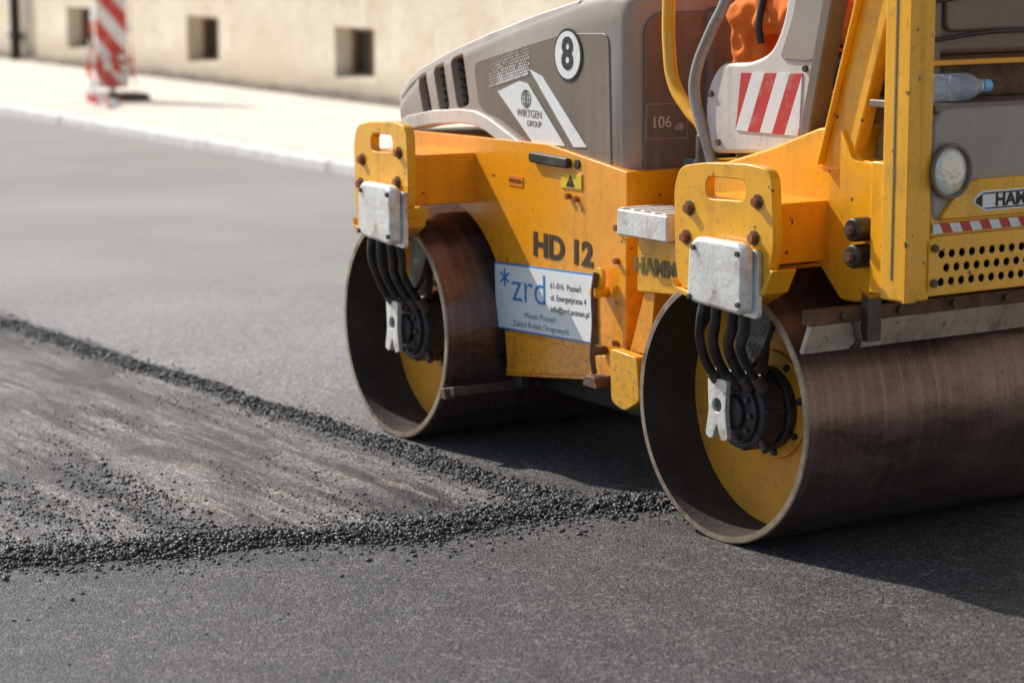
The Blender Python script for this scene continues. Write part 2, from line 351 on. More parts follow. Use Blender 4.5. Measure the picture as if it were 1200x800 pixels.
for s,z in (('61-016  Poznań',.055),('ul. Energetyczna 4',.018),('info@zrd.poznan.pl',-.019)):
    text('sign_text',s,(.045,-.0062,z),.0275,BLACK,sgn,al='LEFT',extr=.0002,sx=1.05)
for s,z in (('Miasto Poznań',-.052),('Zakład Robót Drogowych',-.083)):
    text('sign_text_small',s,(-.02,-.0062,z),.027,BLUEG,sgn,extr=.0002,sx=1.2)
text('noise_label','106',(.9905,.335,1.11),.05,CREAM,FM,face='x'); text('noise_label_db','dB',(.9905,.40,1.095),.03,CREAM,FM,face='x')
for y0,y1,z0,z1 in ((.28,.43,1.165,1.168),(.28,.43,1.06,1.063),(.28,.283,1.063,1.165),(.427,.43,1.063,1.165)):
    box('noise_label_frame',(.988,.9908),(y0,y1),(z0,z1),TAUPE,FM,0)
tube('transport_lock_rod',[(.905,.16,.66),(.90,.155,.60),(.905,.155,.50),(.895,.155,.40),(.90,.16,.35)],.009,RUSTB,FM)
cyl('lock_rod_bracket',(.90,.15,.60),(.90,.2,.60),.018,YEL,FM,20); cyl('lock_rod_bracket',(.90,.15,.42),(.90,.2,.42),.014,RUSTB,FM,20)
prism('lock_eye',rpoly([(.885,.61),(.93,.61),(.935,.66),(.91,.68),(.88,.66)],.02),.165,.18,YEL,FM,.003)
prism('lock_foot',rpoly([(.875,.345),(.93,.345),(.945,.31),(.86,.31)],.01),.14,.20,RUSTB,FM,.003)
for bx,bz in ((.965,.80),(.965,.70),(.965,.45),(.965,.41),(.69,.87),(.735,.865)):
    cyl('body_bolt',(bx,.185,bz),(bx,.2,bz),.010,BOLT,FM,6,.001)
prism('drum_scraper',[(.265,.195),(.33,.205),(.325,.235),(.262,.222)],-.01,1.21,DKSTEEL,FM,.003)
prism('scraper_arm',[(.29,.20),(.36,.22),(.36,.36),(.32,.36)],.22,.25,DKSTEEL,FM,.003)
prism('scraper_tip',[(.27,.19),(.30,.19),(.29,.225),(.262,.222)],-.025,.02,RUSTB,FM,.003)
box('frame_rail',(.30,1.0),(.32,.88),(.20,.30),DARK,FM,.01)

# ---------------------------------------------------------- REAR MODULE
side=[(-.44,1.02),(-.305,1.034),(-.10,1.09),(.091,1.156),(.227,1.169),(.247,1.087),(.362,1.073),(.374,.737),(.26,.70),(.19,.70),(.10,.79),(-.10,.80),(-.42,.79)]
prism('rear_frame',rpoly(side,.015,3),.17,1.03,YEL,NM,.010,seg=3)
prism('frame_edge_plate',rpoly([(.20,1.165),(.247,1.083),(.362,1.068),(.370,.745),(.30,.73),(.26,.84),(.20,.98)],.012,3),.155,.172,YEL,NM,.004)
for z in (.905,.835):
    cyl('rubber_mount',(.31,.10,z),(.31,.17,z),.032,RUBBER,NM,28,.008)
    cyl('rubber_mount_bolt',(.31,.085,z),(.31,.10,z),.014,RUSTB,NM,6,.001)
pan=rpoly([(-.40,1.05),(-.43,1.17),(-.412,1.25),(-.36,1.31),(-.235,1.315),(-.14,1.345),(-.09,1.43),(-.05,1.62),(.14,1.66),(.12,1.55),(.03,1.20),(.0,1.12),(-.05,1.075)],[.03,.06,.05,.05,.03,.05,.05,.05,.05,.03,.05,.03,.04],5)
prism('console_side_panel',pan,.195,.26,CREAM,NM,.014,seg=4)
prism('console_upper_recess',rpoly([(-.10,1.33),(-.045,1.45),(-.015,1.60),(.10,1.60),(.05,1.33)],.03),.189,.197,TAUPE,NM,.004)
prism('console_edge',rpoly([(.0,1.13),(.04,1.13),(.155,1.62),(.12,1.64)],.01),.18,.24,DKTAUPE,NM,.006)
for bx,bz in ((-.395,1.22),(.01,1.31),(-.36,1.085),(-.02,1.10)):
    cyl('panel_screw',(bx,.186,bz),(bx,.2,bz),.009,DKSTEEL,NM,12,.001)
prism('reflective_decal',[(-.262,1.286),(-.003,1.296),(-.012,1.126),(-.283,1.124)],.1915,.1945,stripes('hazard_stripes','X',-.42,.105,off=.02),NM,0)
box('console_body',(-.38,.10),(.26,.36),(1.03,1.24),TAUPE,NM,.02)
k=.315
def post1(z): return .119+(z-1.10)*k
prism('roll_frame_brace',[(post1(1.05),1.05),(post1(1.05)+.125,1.05),(post1(2.1)+.125,2.1),(post1(2.1),2.1)],.165,.21,YEL,NM,.005)
prism('roll_frame_brace_web',[(post1(1.05)+.01,1.06),(post1(1.05)+.02,1.06),(post1(2.1)+.02,2.1),(post1(2.1)+.01,2.1)],.145,.165,YEL,NM,.003)
prism('roll_frame_inner',[(.26,1.08),(.44,1.08),(.44,1.6),(.40,1.6)],.22,.28,DKTAUPE,NM,.005)
box('roll_frame_post',(.470,.561),(.055,.145),(.745,2.2),YEL,NM,.008)
box('post_flange',(.365,.48),(.115,.15),(.745,1.09),YEL,NM,.005)
box('post_rear_flange',(.561,.570),(.05,.09),(.745,2.2),YEL,NM,.002)
box('post_groove',(.512,.518),(.053,.056),(.80,2.1),DKTAUPE,NM,0)
box('roll_frame_post_far',(.470,.561),(1.055,1.145),(.745,2.2),YEL,NM,.008)
prism('roll_frame_brace_far',[(post1(1.05),1.05),(post1(1.05)+.125,1.05),(post1(2.1)+.125,2.1),(post1(2.1),2.1)],.99,1.035,YEL,NM,.005)
box('roll_frame_top',(.45,.58),(.055,1.145),(2.2,2.29),YEL,NM,.01)
bump=prism('rear_bumper',rpoly([(.13,.755),(.13,.895),(.16,.910),(1.05,.910),(1.08,.895),(1.08,.755)],.01,3),.40,.561,YEL,NM,.004,axis='x')
vs=[];fs=[]
for r in range(3):
    for c in range(24):
        y=.185+c*.036+(r%2)*.018; z=.79+r*.036
        n0=len(vs)
        for x in (.50,.60):
            for t in range(12): vs.append((x,y+.0095*math.cos(t*math.pi/6),z+.0095*math.sin(t*math.pi/6)))
        fs.append(tuple(n0+t for t in range(11,-1,-1))); fs.append(tuple(n0+12+t for t in range(12)))
        for t in range(12): fs.append((n0+t,n0+(t+1)%12,n0+12+(t+1)%12,n0+12+t))
ct=mk('c',vs,fs,[DARK],NM,0)
bump.data.materials.append(DARK)
boolcut(bump,[ct])
box('bumper_bolt_plate',(.561,.566),(.135,.17),(.77,.90),YEL,NM,.002)
for yy in (.152,.60,1.05):
    for z in (.79,.88): cyl('bumper_bolt',(.56,yy,z),(.576,yy,z),.011,RUSTB,NM,6,.001)
box('rear_lower_fill',(.372,.552),(.15,1.05),(.905,1.0),YEL,NM,.005)
box('hazard_strip',(.5615,.5645),(.15,1.05),(.917,.941),stripes('hazard_strip_paint','Y',.6,.07),NM,0)
pan=rpoly([(.15,.945),(.15,1.20),(.18,1.235),(1.02,1.235),(1.05,1.2),(1.05,.945)],.03,4)
prism('rear_panel',pan,.374,.556,TAUPE,NM,.012,axis='x',seg=4)
pan=rpoly([(.165,.95),(.20,.985),(.235,1.03),(.29,1.05),(.91,1.05),(.965,1.03),(1.0,.985),(1.035,.95)],.03,4)
prism('rear_logo_panel',pan,.55,.568,YEL,NM,.006,axis='x')
prism('logo_plate_white',rpoly([(.285,.985),(.325,.965),(.55,.965),(.59,.985),(.59,1.0),(.56,1.018),(.315,1.018),(.285,1.0)],.006),.566,.5695,WHITE,NM,.001,axis='x')
prism('logo_plate_black',rpoly([(.292,.987),(.328,.970),(.547,.970),(.583,.987),(.583,.998),(.557,1.013),(.318,1.013),(.292,.998)],.006),.569,.5705,BLACK,NM,.0,axis='x')
prism('logo_plate_inner',[(.315,.974),(.56,.974),(.56,1.009),(.315,1.009)],.5705,.5712,WHITE,NM,.0,axis='x')
text('rear_lettering','HAMM',(.5716,.4375,.9915),.046,BLACK,NM,face='x',bold=.002,sx=1.15,extr=.0003)
for hy in (.202,.998):
    lathe('headlight_bezel',[(0,.068),(.016,.072),(.020,.070),(.020,.063),(0,.060)],(.556,hy,1.075),'x',[DKTAUPE],NM,48)
    cyl('headlight_housing',(.54,hy,1.075),(.560,hy,1.075),.064,GALV,NM,40,0)
    lathe('headlight_lens',[(0.004,.062),(.012,.05),(.017,.03),(.018,.001)],(.558,hy,1.075),'x',[LENS],NM,48,closed=False)
box('rear_shelf',(.30,.55),(.16,1.04),(1.225,1.245),DKTAUPE,NM,.004)
box('rear_shelf_back',(.36,.40),(.18,1.02),(1.245,1.36),RUSTB,NM,.006)
box('shelf_strap',(.40,.46),(.20,.95),(1.335,1.35),ORG,NM,.004)
prism('seat_back_cover',rpoly([(.22,1.36),(.20,1.62),(.30,1.80),(.90,1.80),(1.0,1.62),(.98,1.36)],.05),.30,.42,DKTAUPE,NM,.02,axis='x',seg=4)
prism('seat_cover_rib',rpoly([(.30,1.42),(.30,1.60),(.36,1.68),(.84,1.68),(.90,1.6),(.90,1.42)],.03),.41,.435,DKTAUPE,NM,.01,axis='x')
for z in (1.40,1.50,1.60): tube('cover_cable',[(.44,.24,z),(.45,.5,z+.02),(.44,.9,z)],.006,RUBBER,NM)
bottle=empty('plastic_bottle',(0,0,0),0,NM)
bp=[(0,.0005),(0,.026),(.006,.036),(.05,.036),(.056,.033),(.064,.036),(.10,.036),(.106,.033),(.114,.036),(.150,.036),(.165,.033),(.19,.021),(.205,.0125),(.222,.0125),(.222,.0005)]
lathe('bottle_body',bp,(.505,.155,1.283),'y',[CLEAR],bottle,36,closed=False)
lathe('bottle_cap',[(-.001,.0005),(-.001,.0165),(.024,.0165),(.024,.0005)],(.505,.366,1.283),'y',[CAPB],bottle,24,closed=False)
lathe('bottle_neck_ring',[(0,.0128),(0,.018),(.004,.018),(.004,.0128)],(.505,.352,1.283),'y',[WHITE],bottle,24,closed=True)
box('scraper_bar',(.245,.285),(-.01,1.21),(.655,.695),RUSTB,NM,.003)
prism('scraper_strip',[(.262,.655),(.282,.655),(.245,.575),(.232,.580)],-.005,1.205,SCRAPE,NM,.002)
for y in (.10,.30,.5,.7,.9,1.1): cyl('scraper_bolt',(.28,y,.675),(.295,y,.675),.011,DKSTEEL,NM,6,.001)
box('scraper_hanger',(.275,.305),(.17,.22),(.60,.78),DKSTEEL,NM,.004)
box('scraper_hanger',(.275,.305),(.98,1.03),(.60,.78),DKSTEEL,NM,.004)
tube('scraper_spring',[(.30,.13,.66),(.30,.14,.60),(.28,.14,.58)],.01,DKSTEEL,NM)
box('under_bumper_shade',(.10,.40),(.24,.96),(.745,.80),DARK,NM,.004)  # dark box stands in for the shade in the gap below the bumper
box('tread_step',(-.69,-.45),(.08,.24),(.795,.872),GALV,NM,.006)
for i in range(5): box('step_tread_rib',(-.68+.05*i,-.66+.05*i),(.085,.235),(.872,.877),GALV,NM,.001)
prism('step_block',rpoly([(-.655,.79),(-.41,.79),(-.41,.64),(-.655,.625)],.01),.13,.40,YEL,NM,.006)
text('side_lettering','HAMM',(-.565,.1285,.705),.066,GREYTXT,NM,bold=.003,sx=1.05)
prism('step_gusset',[(-.58,.872),(-.455,1.06),(-.43,1.06),(-.43,.872)],.20,.23,RUSTB,NM,.003)
prism('articulation_block',rpoly([(-.66,.64),(-.42,.64),(-.42,.50),(-.52,.42),(-.66,.44)],.01),.25,.95,ORG,NM,.008)
prism('articulation_hinge',[(-.95,.30),(-.42,.30),(-.42,.58),(-.95,.58)],.45,.75,IRON,NM,.01)
cyl('articulation_pin',(-.72,.60,.25),(-.72,.60,.68),.06,IRON,NM,32,.006)
cyl('steering_cylinder',(-.95,.36,.48),(-.45,.30,.48),.03,IRON,NM,24,.004)
prism('tow_lug',rpoly([(-.735,.45),(-.60,.44),(-.585,.31),(-.66,.27),(-.725,.29)],.02),.09,.13,YEL,NM,.004)
prism('side_post',[(-.63,.63),(-.58,.63),(-.60,.44),(-.70,.44)],.14,.20,ORG,NM,.003)
box('front_frame_block',(-.44,-.30),(.19,1.0),(.72,1.03),YEL,NM,.006)
box('platform_floor',(-.62,.36),(.27,.95),(.99,1.02),RUBBER,NM,.003)
box('steering_console',(-.85,-.72),(.45,.80),(.80,1.45),DKTAUPE,NM,.03)
cyl('steering_column',(-.76,.6,1.42),(-.62,.6,1.58),.025,RUBBER,NM,20)
swc=Vector((-.62,.6,1.59)); ax=Vector((.12,0,.16)).normalized(); u=Vector((0,1,0)); w=ax.cross(u)
tube('steering_wheel',[tuple(swc+(u*math.cos(t)+w*math.sin(t))*.18) for t in [k*2*math.pi/20 for k in range(21)]],.013,RUBBER,NM)
for t in (0,2.1,4.2): cyl('wheel_spoke',swc,swc+(u*math.cos(t)+w*math.sin(t))*.18,.008,RUBBER,NM,10)
box('seat_base',(-.12,.25),(.42,.78),(1.02,1.24),DKTAUPE,NM,.02)
box('seat_cushion',(-.20,.28),(.38,.82),(1.24,1.34),SEATM,NM,.035)
prism('seat_backrest',rpoly([(.20,1.30),(.28,1.30),(.37,1.85),(.28,1.87)],.03),.40,.80,SEATM,NM,.03)
tube('yellow_handrail',[(-.62,.22,2.0),(-.612,.21,1.7),(-.604,.20,1.48),(-.60,.20,1.34),(-.575,.20,1.24),(-.50,.20,1.165),(-.44,.20,1.12),(-.43,.20,1.05)],.020,YEL,NM)
tube('grey_handrail',[(-.26,.2,1.72),(-.30,.2,1.60),(-.343,.2,1.487),(-.40,.19,1.39),(-.455,.185,1.28),(-.462,.185,1.22),(-.43,.19,1.12),(-.395,.20,1.02)],.017,GREYTUBE,NM)
cyl('handrail_socket',(-.43,.20,1.02),(-.43,.20,1.10),.026,DKSTEEL,NM,20)

# ---------------------------------------------------------- OPERATOR
oper=empty('operator',(0,0,0),0,None)
oper.location=NM.location; oper.rotation_euler=NM.rotation_euler
def skin(name,verts,edges,rad,mat,root=0,sub=2):
    me=bpy.data.meshes.new(name); me.from_pydata(verts,edges,[])
    o=bpy.data.objects.new(name,me); col.objects.link(o); o.parent=oper; me.materials.append(mat)
    m=o.modifiers.new('skin','SKIN'); m.use_smooth_shade=True
    for i,r in enumerate(rad):
        s=me.skin_vertices[0].data[i]; rr=r if isinstance(r,tuple) else (r,r); s.radius=rr; s.use_root=(i==root)
    s=o.modifiers.new('sub','SUBSURF'); s.levels=sub; s.render_levels=sub
    return o
V=[(.10,.60,1.42),(.08,.60,1.60),(.02,.60,1.80),(-.01,.60,1.92),(-.02,.60,1.99)]
E=[(0,1),(1,2),(2,3),(3,4)]; Rr=[(.15,.12),(.15,.12),(.17,.12),(.09,.09),(.06,.06)]
for s in (-1,1):
    b=len(V)
    V+=[(.05,.60+.10*s,1.42),(-.22,.60+.14*s,1.45),(-.52,.60+.16*s,1.46),(-.47,.60+.165*s,1.25),(-.43,.60+.17*s,1.09)]
    Rr+=[.098,.096,.088,.072,.058]; E+=[(0,b),(b,b+1),(b+1,b+2),(b+2,b+3),(b+3,b+4)]
    b=len(V)
    V+=[(.0,.60+.19*s,1.86),(-.08,.60+.27*s,1.62),(-.14,.60+.27*s,1.56),(-.44,.60+.20*s,1.60)]
    Rr+=[.07,.058,.056,.040]; E+=[(2,b),(b,b+1),(b+1,b+2),(b+2,b+3)]
bd=skin('body_workwear',V,E,Rr,CLOTH,sub=4)
tx=bpy.data.textures.new('cloth_folds','CLOUDS'); tx.noise_scale=.07; tx.noise_depth=1
dm=bd.modifiers.new('folds','DISPLACE'); dm.texture=tx; dm.strength=.06; dm.mid_level=.5
for s in (-1,1):
    skin('boot',[(-.43,.6+.17*s,1.12),(-.43,.6+.17*s,1.06),(-.50,.6+.17*s,1.055),(-.60,.6+.175*s,1.05)],[(0,1),(1,2),(2,3)],[.052,.05,.045,.036],RUBBER)
    hb=Vector((-.46,.6+.195*s,1.60))
    skin('palm',[tuple(hb),tuple(hb+Vector((-.05,-.01*s,.01))),tuple(hb+Vector((-.085,-.015*s,.012)))],[(0,1),(1,2)],[(.028,.022),(.036,.017),(.034,.015)],SKIN)
    for k,L in enumerate((.07,.078,.073,.058)):
        o=hb+Vector((-.085,(-.015+(k-1.5)*.019)*s,.012))
        skin('finger_%d'%k,[tuple(o),tuple(o+Vector((-L*.45,0,.005))),tuple(o+Vector((-L*.75,0,-.018))),tuple(o+Vector((-L*.7,0,-.042)))],[(0,1),(1,2),(2,3)],[.0095,.009,.0085,.0075],SKIN,sub=1)
    o=hb+Vector((-.04,-.04*s,.0)); skin('thumb',[tuple(o),tuple(o+Vector((-.03,-.02*s,-.005))),tuple(o+Vector((-.055,-.015*s,-.02)))],[(0,1),(1,2)],[.012,.011,.009],SKIN,sub=1)
skin('neck',[(-.015,.60,1.96),(-.03,.60,2.06)],[(0,1)],[.055,.055],SKIN)
me=bpy.data.meshes.new('head'); bm=bmesh.new(); bmesh.ops.create_uvsphere(bm,u_segments=40,v_segments=28,radius=1)
for vt in bm.verts:
    x,y,z=vt.co; sx=.098; sy=.076; sz=.118
    if z<0: sy*=1-.25*(-z); 
    px=x*sx; py=y*sy; pz=z*sz
    if x<0:
        g=math.exp(-((y/.16)**2)-((z+.1)/.22)**2); px-=.022*g
        for e in (-.42,.42): px+=.012*math.exp(-((y-e)/.2)**2-((z-.08)/.14)**2)
        px-=.006*math.exp(-(y/.4)**2-((z+.48)/.1)**2); px-=.010*math.exp(-(y/.35)**2-((z+.85)/.2)**2)
    vt.co=(px-.045,py+.60,pz+2.16)
bm.to_mesh(me); bm.free(); fin(me,'head',SKIN,oper,sharp=180)
for e in (-1,1):
    me=bpy.data.meshes.new('eye'); bm=bmesh.new(); bmesh.ops.create_uvsphere(bm,u_segments=16,v_segments=10,radius=.012)
    bmesh.ops.translate(bm,verts=bm.verts,vec=(-.125,.60+.030*e,2.168)); bm.to_mesh(me); bm.free(); fin(me,'eye',WHITE,oper,sharp=180)
    cyl('iris',(-.1375,.60+.030*e,2.168),(-.136,.60+.030*e,2.168),.005,BLACK,oper,12,0)
    skin('ear',[(-.03,.60+.074*e,2.13),(-.028,.60+.083*e,2.16),(-.03,.60+.08*e,2.185)],[(0,1),(1,2)],[.010,.015,.012],SKIN,sub=1)
me=bpy.data.meshes.new('hair'); bm=bmesh.new(); bmesh.ops.create_uvsphere(bm,u_segments=40,v_segments=28,radius=1)
bmesh.ops.delete(bm,geom=[v_ for v_ in bm.verts if (v_.co.z<.25 and v_.co.x<.1) or v_.co.z<-.3],context='VERTS')
for vt in bm.verts:
    x,y,z=vt.co; q=1+.03*math.sin(x*17+y*23+z*11); vt.co=(x*.104*q-.040,y*.082*q+.60,z*.124*q+2.162)
bm.to_mesh(me); bm.free(); fin(me,'hair',HAIR,oper,sharp=180)
tube('mouth',[(-.138,.582,2.098),(-.1445,.60,2.096),(-.138,.618,2.098)],.003,RED,oper)
tube('dark_strap',[(-.36,.345,1.36),(-.37,.345,1.42),(-.38,.42,1.555),(-.38,.52,1.55)],.011,RUBBER,oper)

# ============================================================ GROUND
def sheet(name,x0,x1,y0,y1,z,mat,nx=1,ny=1):
    v=[(x0+(x1-x0)*i/nx,y0+(y1-y0)*j/ny,z) for j in range(ny+1) for i in range(nx+1)]
    F=[(j*(nx+1)+i,j*(nx+1)+i+1,(j+1)*(nx+1)+i+1,(j+1)*(nx+1)+i) for j in range(ny) for i in range(nx)]
    return mk(name,v,F,mat,None,0,smooth=False,recalc=False)
GND=simple('bare_ground',(.16,.14,.12),.9,0,.2,.8)
sheet('ground',-300,300,-300,300,-.02,GND)
N=NT('asphalt'); N.dim='2D'; P=N.pos(); 
sp=N.n('ShaderNodeSeparateXYZ'); N.l(P,sp.inputs[0]); X,Y=sp.outputs['X'],sp.outputs['Y']
wob=N.noise(P,5,3,.65)
wv=N.math('MULTIPLY',N.math('SUBTRACT',wob,.5),.22)
xp=N.math('ADD',X,wv); yp=N.math('ADD',Y,wv)
left=N.ramp(xp,3.88,3.94,1,0); beyond=N.ramp(yp,6.28,6.36,0,1); patch=N.math('MULTIPLY',left,beyond)
right=N.ramp(xp,3.90,3.98,0,1); farz=N.math('MULTIPLY',right,N.ramp(Y,6.4,9.0,0,1))
vor=N.n('ShaderNodeTexVoronoi'); vor.voronoi_dimensions='2D'; vor.inputs['Scale'].default_value=185; N.l(P,vor.inputs['Vector'])
vor2=N.n('ShaderNodeTexVoronoi'); vor2.voronoi_dimensions='2D'; vor2.inputs['Scale'].default_value=95; N.l(P,vor2.inputs['Vector'])
sep=N.n('ShaderNodeSeparateColor'); N.l(vor.outputs['Color'],sep.inputs[0]); g1=sep.outputs[0]
sep2=N.n('ShaderNodeSeparateColor'); N.l(vor2.outputs['Color'],sep2.inputs[0]); g2=sep2.outputs[0]
big=N.noise(P,.7,2,.5); med=N.noise(P,7,3,.65)
fresh=N.mix(N.ramp(med,.3,.7),(.072,.067,.064),(.112,.105,.100))
farc=N.mix(N.ramp(big,.35,.65),(.27,.26,.25),(.34,.33,.32))
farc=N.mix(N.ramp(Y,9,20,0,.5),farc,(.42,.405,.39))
farc=N.mix(N.ramp(Y,14.5,15.5,0,.40),farc,(.22,.20,.19)); farc=N.mix(N.ramp(Y,21,23,0,.6),farc,(.40,.38,.36))
st=N.noise(N.pos(scale=(5.5,.55,1)),1.6,4,.62); st2=N.noise(N.pos(scale=(14,1.4,1)),1.3,4,.65)
pc=N.mix(N.ramp(st,.36,.62),(.070,.066,.064),(.235,.22,.205))
pc=N.mix(N.ramp(st2,.54,.66,0,.65),pc,(.40,.335,.265))
pc=N.mix(N.ramp(N.noise(N.pos(scale=(2.4,1,1)),1.8,3,.6),.50,.66,0,.85),pc,(.056,.053,.051))
c=N.mix(farz,fresh,farc); c=N.mix(patch,c,pc)
gm=N.math('ADD',N.ramp(g1,0,1,.20,1.65),N.ramp(g2,.82,.92,0,1.1)); gm=N.math('MULTIPLY',gm,N.ramp(vor.outputs['Distance'],.25,.7,1.2,.3))
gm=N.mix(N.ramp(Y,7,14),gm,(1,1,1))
gs=N.n('ShaderNodeVectorMath',operation='MULTIPLY'); N.l(c,gs.inputs[0]); N.l(gm,gs.inputs[1]); N.set('Base Color',gs.outputs[0])
N.set('Roughness',N.math('SUBTRACT',.52,N.math('MULTIPLY',patch,N.ramp(st,.4,.6,.18,0)))); N.set('Specular IOR Level',.5)
h=N.math('ADD',N.math('MULTIPLY',N.math('SUBTRACT',1.,vor.outputs['Distance']),.6),N.math('MULTIPLY',g1,.35))
h=N.math('ADD',h,N.math('MULTIPLY',g2,.35)); h=N.math('ADD',h,N.math('MULTIPLY',med,.6))
bs=N.bump(h,.0045,.9)
sheet('asphalt_road',-7,8.15,-30,90,0.,N.m)
N=NT('pavement_concrete'); P=N.pos(); br=N.n('ShaderNodeTexBrick'); br.inputs['Scale'].default_value=1.; br.offset=0.5
br.inputs['Brick Width'].default_value=.7; br.inputs['Row Height'].default_value=.7; br.inputs['Mortar Size'].default_value=.010
N.l(P,br.inputs['Vector']); br.inputs['Color1'].default_value=(.72,.65,.56,1); br.inputs['Color2'].default_value=(.78,.72,.63,1); br.inputs['Mortar'].default_value=(.48,.41,.33,1)
c=N.mix(N.ramp(N.noise(P,2.5,4,.65),.48,.72,0,.5),br.outputs['Color'],(.54,.47,.38)); c=N.mix(N.ramp(N.noise(P,30,3,.7),.5,.75,0,.25),c,(.35,.3,.23))
N.set('Base Color',c); N.set('Roughness',.85); PAVE=N.m
prism('sidewalk',[(8.32,.085),(10.76,.14),(10.76,-.01),(8.32,-.01)],-30,90,PAVE,None,0)
KERB=simple('granite_kerb',(.74,.70,.66),.8,0,.12,7,dirt=(.42,.36,.30),dirt_amt=.5,dscale=5)
ke=empty('kerb')
y=-30
v=[];F=[]
while y<90:
    L=.995; j=random.uniform(-.004,.004); q=len(v)
    prof=[(8.155+j,-.01),(8.155+j,.065),(8.175+j,.085),(8.305,.085),(8.305,-.01)]
    v+=[(a,y,b) for a,b in prof]+[(a,y+L-.012,b) for a,b in prof]; n=5
    F+=[tuple(q+i for i in range(5)),tuple(q+9-i for i in range(5))]+[(q+i,q+(i+1)%5,q+5+(i+1)%5,q+5+i) for i in range(5)]
    y+=L
mk('kerb_stones',v,F,KERB,ke,0,smooth=False)
prism('opposite_kerb',[(-7.2,-.01),(-7.2,.10),(-7.0,.10),(-7.0,-.01)],-30,90,KERB,None,.01)
sheet('opposite_pavement',-12,-7.2,-30,90,.09,PAVE)

RID=simple('loose_asphalt',(.030,.028,.027),.6,0,.4,60,dirt=(.08,.075,.072),dirt_amt=.6,dscale=20)
STONE=simple('asphalt_crumb',(.036,.034,.032),.45,0,.5,40,dirt=(.12,.11,.105),dirt_amt=.55,dscale=30)
r1=[(4.05,6.12),(4.0,6.35),(3.985,6.8),(3.96,7.4),(3.93,8.2),(3.90,8.9),(3.86,9.7),(3.82,10.5),(3.80,12),(3.78,14),(3.75,18)]
r2=[(1.0,6.62),(1.7,6.55),(2.3,6.48),(2.7,6.40),(3.0,6.27),(3.4,6.21),(3.8,6.19),(4.1,6.14),(4.3,6.10)]
def interp(path,n):
    P=np.array(path,float); d=np.r_[0,np.cumsum(np.hypot(*np.diff(P,axis=0).T))]; s=np.linspace(0,d[-1],n)
    q=np.c_[np.interp(s,d,P[:,0]),np.interp(s,d,P[:,1])]; t=np.gradient(q,axis=0); t/=np.hypot(t[:,0],t[:,1])[:,None]; return q,np.c_[-t[:,1],t[:,0]],s
def prof_w(s,w): return w*(1+.55*mn.noise(Vector((s*3,0,1)))+.4*mn.noise(Vector((s*11,0,7)))), .28*w*mn.noise(Vector((s*2.2,5,1)))
def hz(t,x,y,h):
    if abs(t)>=1: return 0.
    return max(0.,h*(1-t*t)**1.1*(1+.7*mn.noise(Vector((x*9,y*9,0))))+.011*(1-abs(t)**3)*mn.noise(Vector((x*60,y*60,3))))
def ridge(name,path,w,h,n,parent):
    q,nn,s=interp(path,n); m=17; v=[];F=[]
    for i in range(n):
        ww,off=prof_w(s[i],w)
        for j in range(m):
            t=(j/(m-1)-.5)*2; x=q[i]+nn[i]*(t*ww/2+off); z=hz(t,x[0],x[1],h)
            v.append((x[0],x[1],z-.002 if abs(t)<.99 else -.006))
    for i in range(n-1):
        for j in range(m-1): F.append((i*m+j,i*m+j+1,(i+1)*m+j+1,(i+1)*m+j))
    return mk(name,v,F,RID,parent,0,sharp=180)
rid=empty('asphalt_ridge')
ridge('longitudinal_joint',r1,.10,.017,1500,rid); ridge('transverse_joint',r2,.20,.019,600,rid)
bm=bmesh.new(); bmesh.ops.create_icosphere(bm,subdivisions=1,radius=1); 
iv=np.array([v_.co[:] for v_ in bm.verts]); itf=np.array([[w_.index for w_ in f_.verts] for f_ in bm.faces]); bm.free()
def stones(name,xy,z,size,parent,mat):
    n=len(xy); base=iv[None]*(1+rng.normal(0,.28,(n,12,1)))
    sc=rng.uniform(.6,1.3,(n,1,3)); sc[:,:,2]*=.75; a=rng.uniform(0,6.28,n); ca,sa=np.cos(a),np.sin(a)
    b=base*sc*size[:,None,None]; x=b[:,:,0]*ca[:,None]-b[:,:,1]*sa[:,None]; y=b[:,:,0]*sa[:,None]+b[:,:,1]*ca[:,None]
    vs=np.stack([x+xy[:,0,None],y+xy[:,1,None],b[:,:,2]+z[:,None]],-1).reshape(-1,3)
    fs=(itf[None]+12*np.arange(n)[:,None,None]).reshape(-1,3)
    me=bpy.data.meshes.new(name); me.vertices.add(len(vs)); me.vertices.foreach_set('co',vs.ravel().astype(np.float32))
    me.loops.add(fs.size); me.loops.foreach_set('vertex_index',fs.ravel().astype(np.int32))
    me.polygons.add(len(fs)); me.polygons.foreach_set('loop_start',np.arange(0,fs.size,3,dtype=np.int32)); me.update(calc_edges=True); me.validate()
    o=bpy.data.objects.new(name,me); col.objects.link(o); me.materials.append(mat); o.parent=parent; return o
def onridge(path,n,w,h,bias=0.,out=.25):
    N_=3000; q,nn,s=interp(path,N_); u=rng.random(n)**(1+bias); idx=(u*(N_-1)).astype(int)
    t=np.where(rng.random(n)<out,rng.normal(0,1,n)*1.05,rng.uniform(-1,1,n)); xy=np.zeros((n,2)); z=np.zeros(n)
    cache={}
    for i in range(n):
        k=idx[i]
        if k not in cache: cache[k]=prof_w(s[k],w)
        ww,off=cache[k]; p=q[k]+nn[k]*(t[i]*ww/2+off)+rng.normal(0,.003,2); xy[i]=p; z[i]=hz(t[i],p[0],p[1],h)+.0005
    return xy,z
def along(path,n,spread,bias=0.):
    q,nn,s=interp(path,2000); u=rng.random(n)**(1+bias); idx=(u*1999).astype(int); t=rng.normal(0,1,n)*spread
    return q[idx]+nn[idx]*t[:,None]+rng.normal(0,.004,(n,2)), np.full(n,.0005)
def szs(n,a,b): return a+(b-a)*rng.random(n)**3
xy,z=onridge(r1,32000,.10,.017,1.0); stones('crumbs',xy,z,szs(len(xy),.002,.009),rid,STONE)
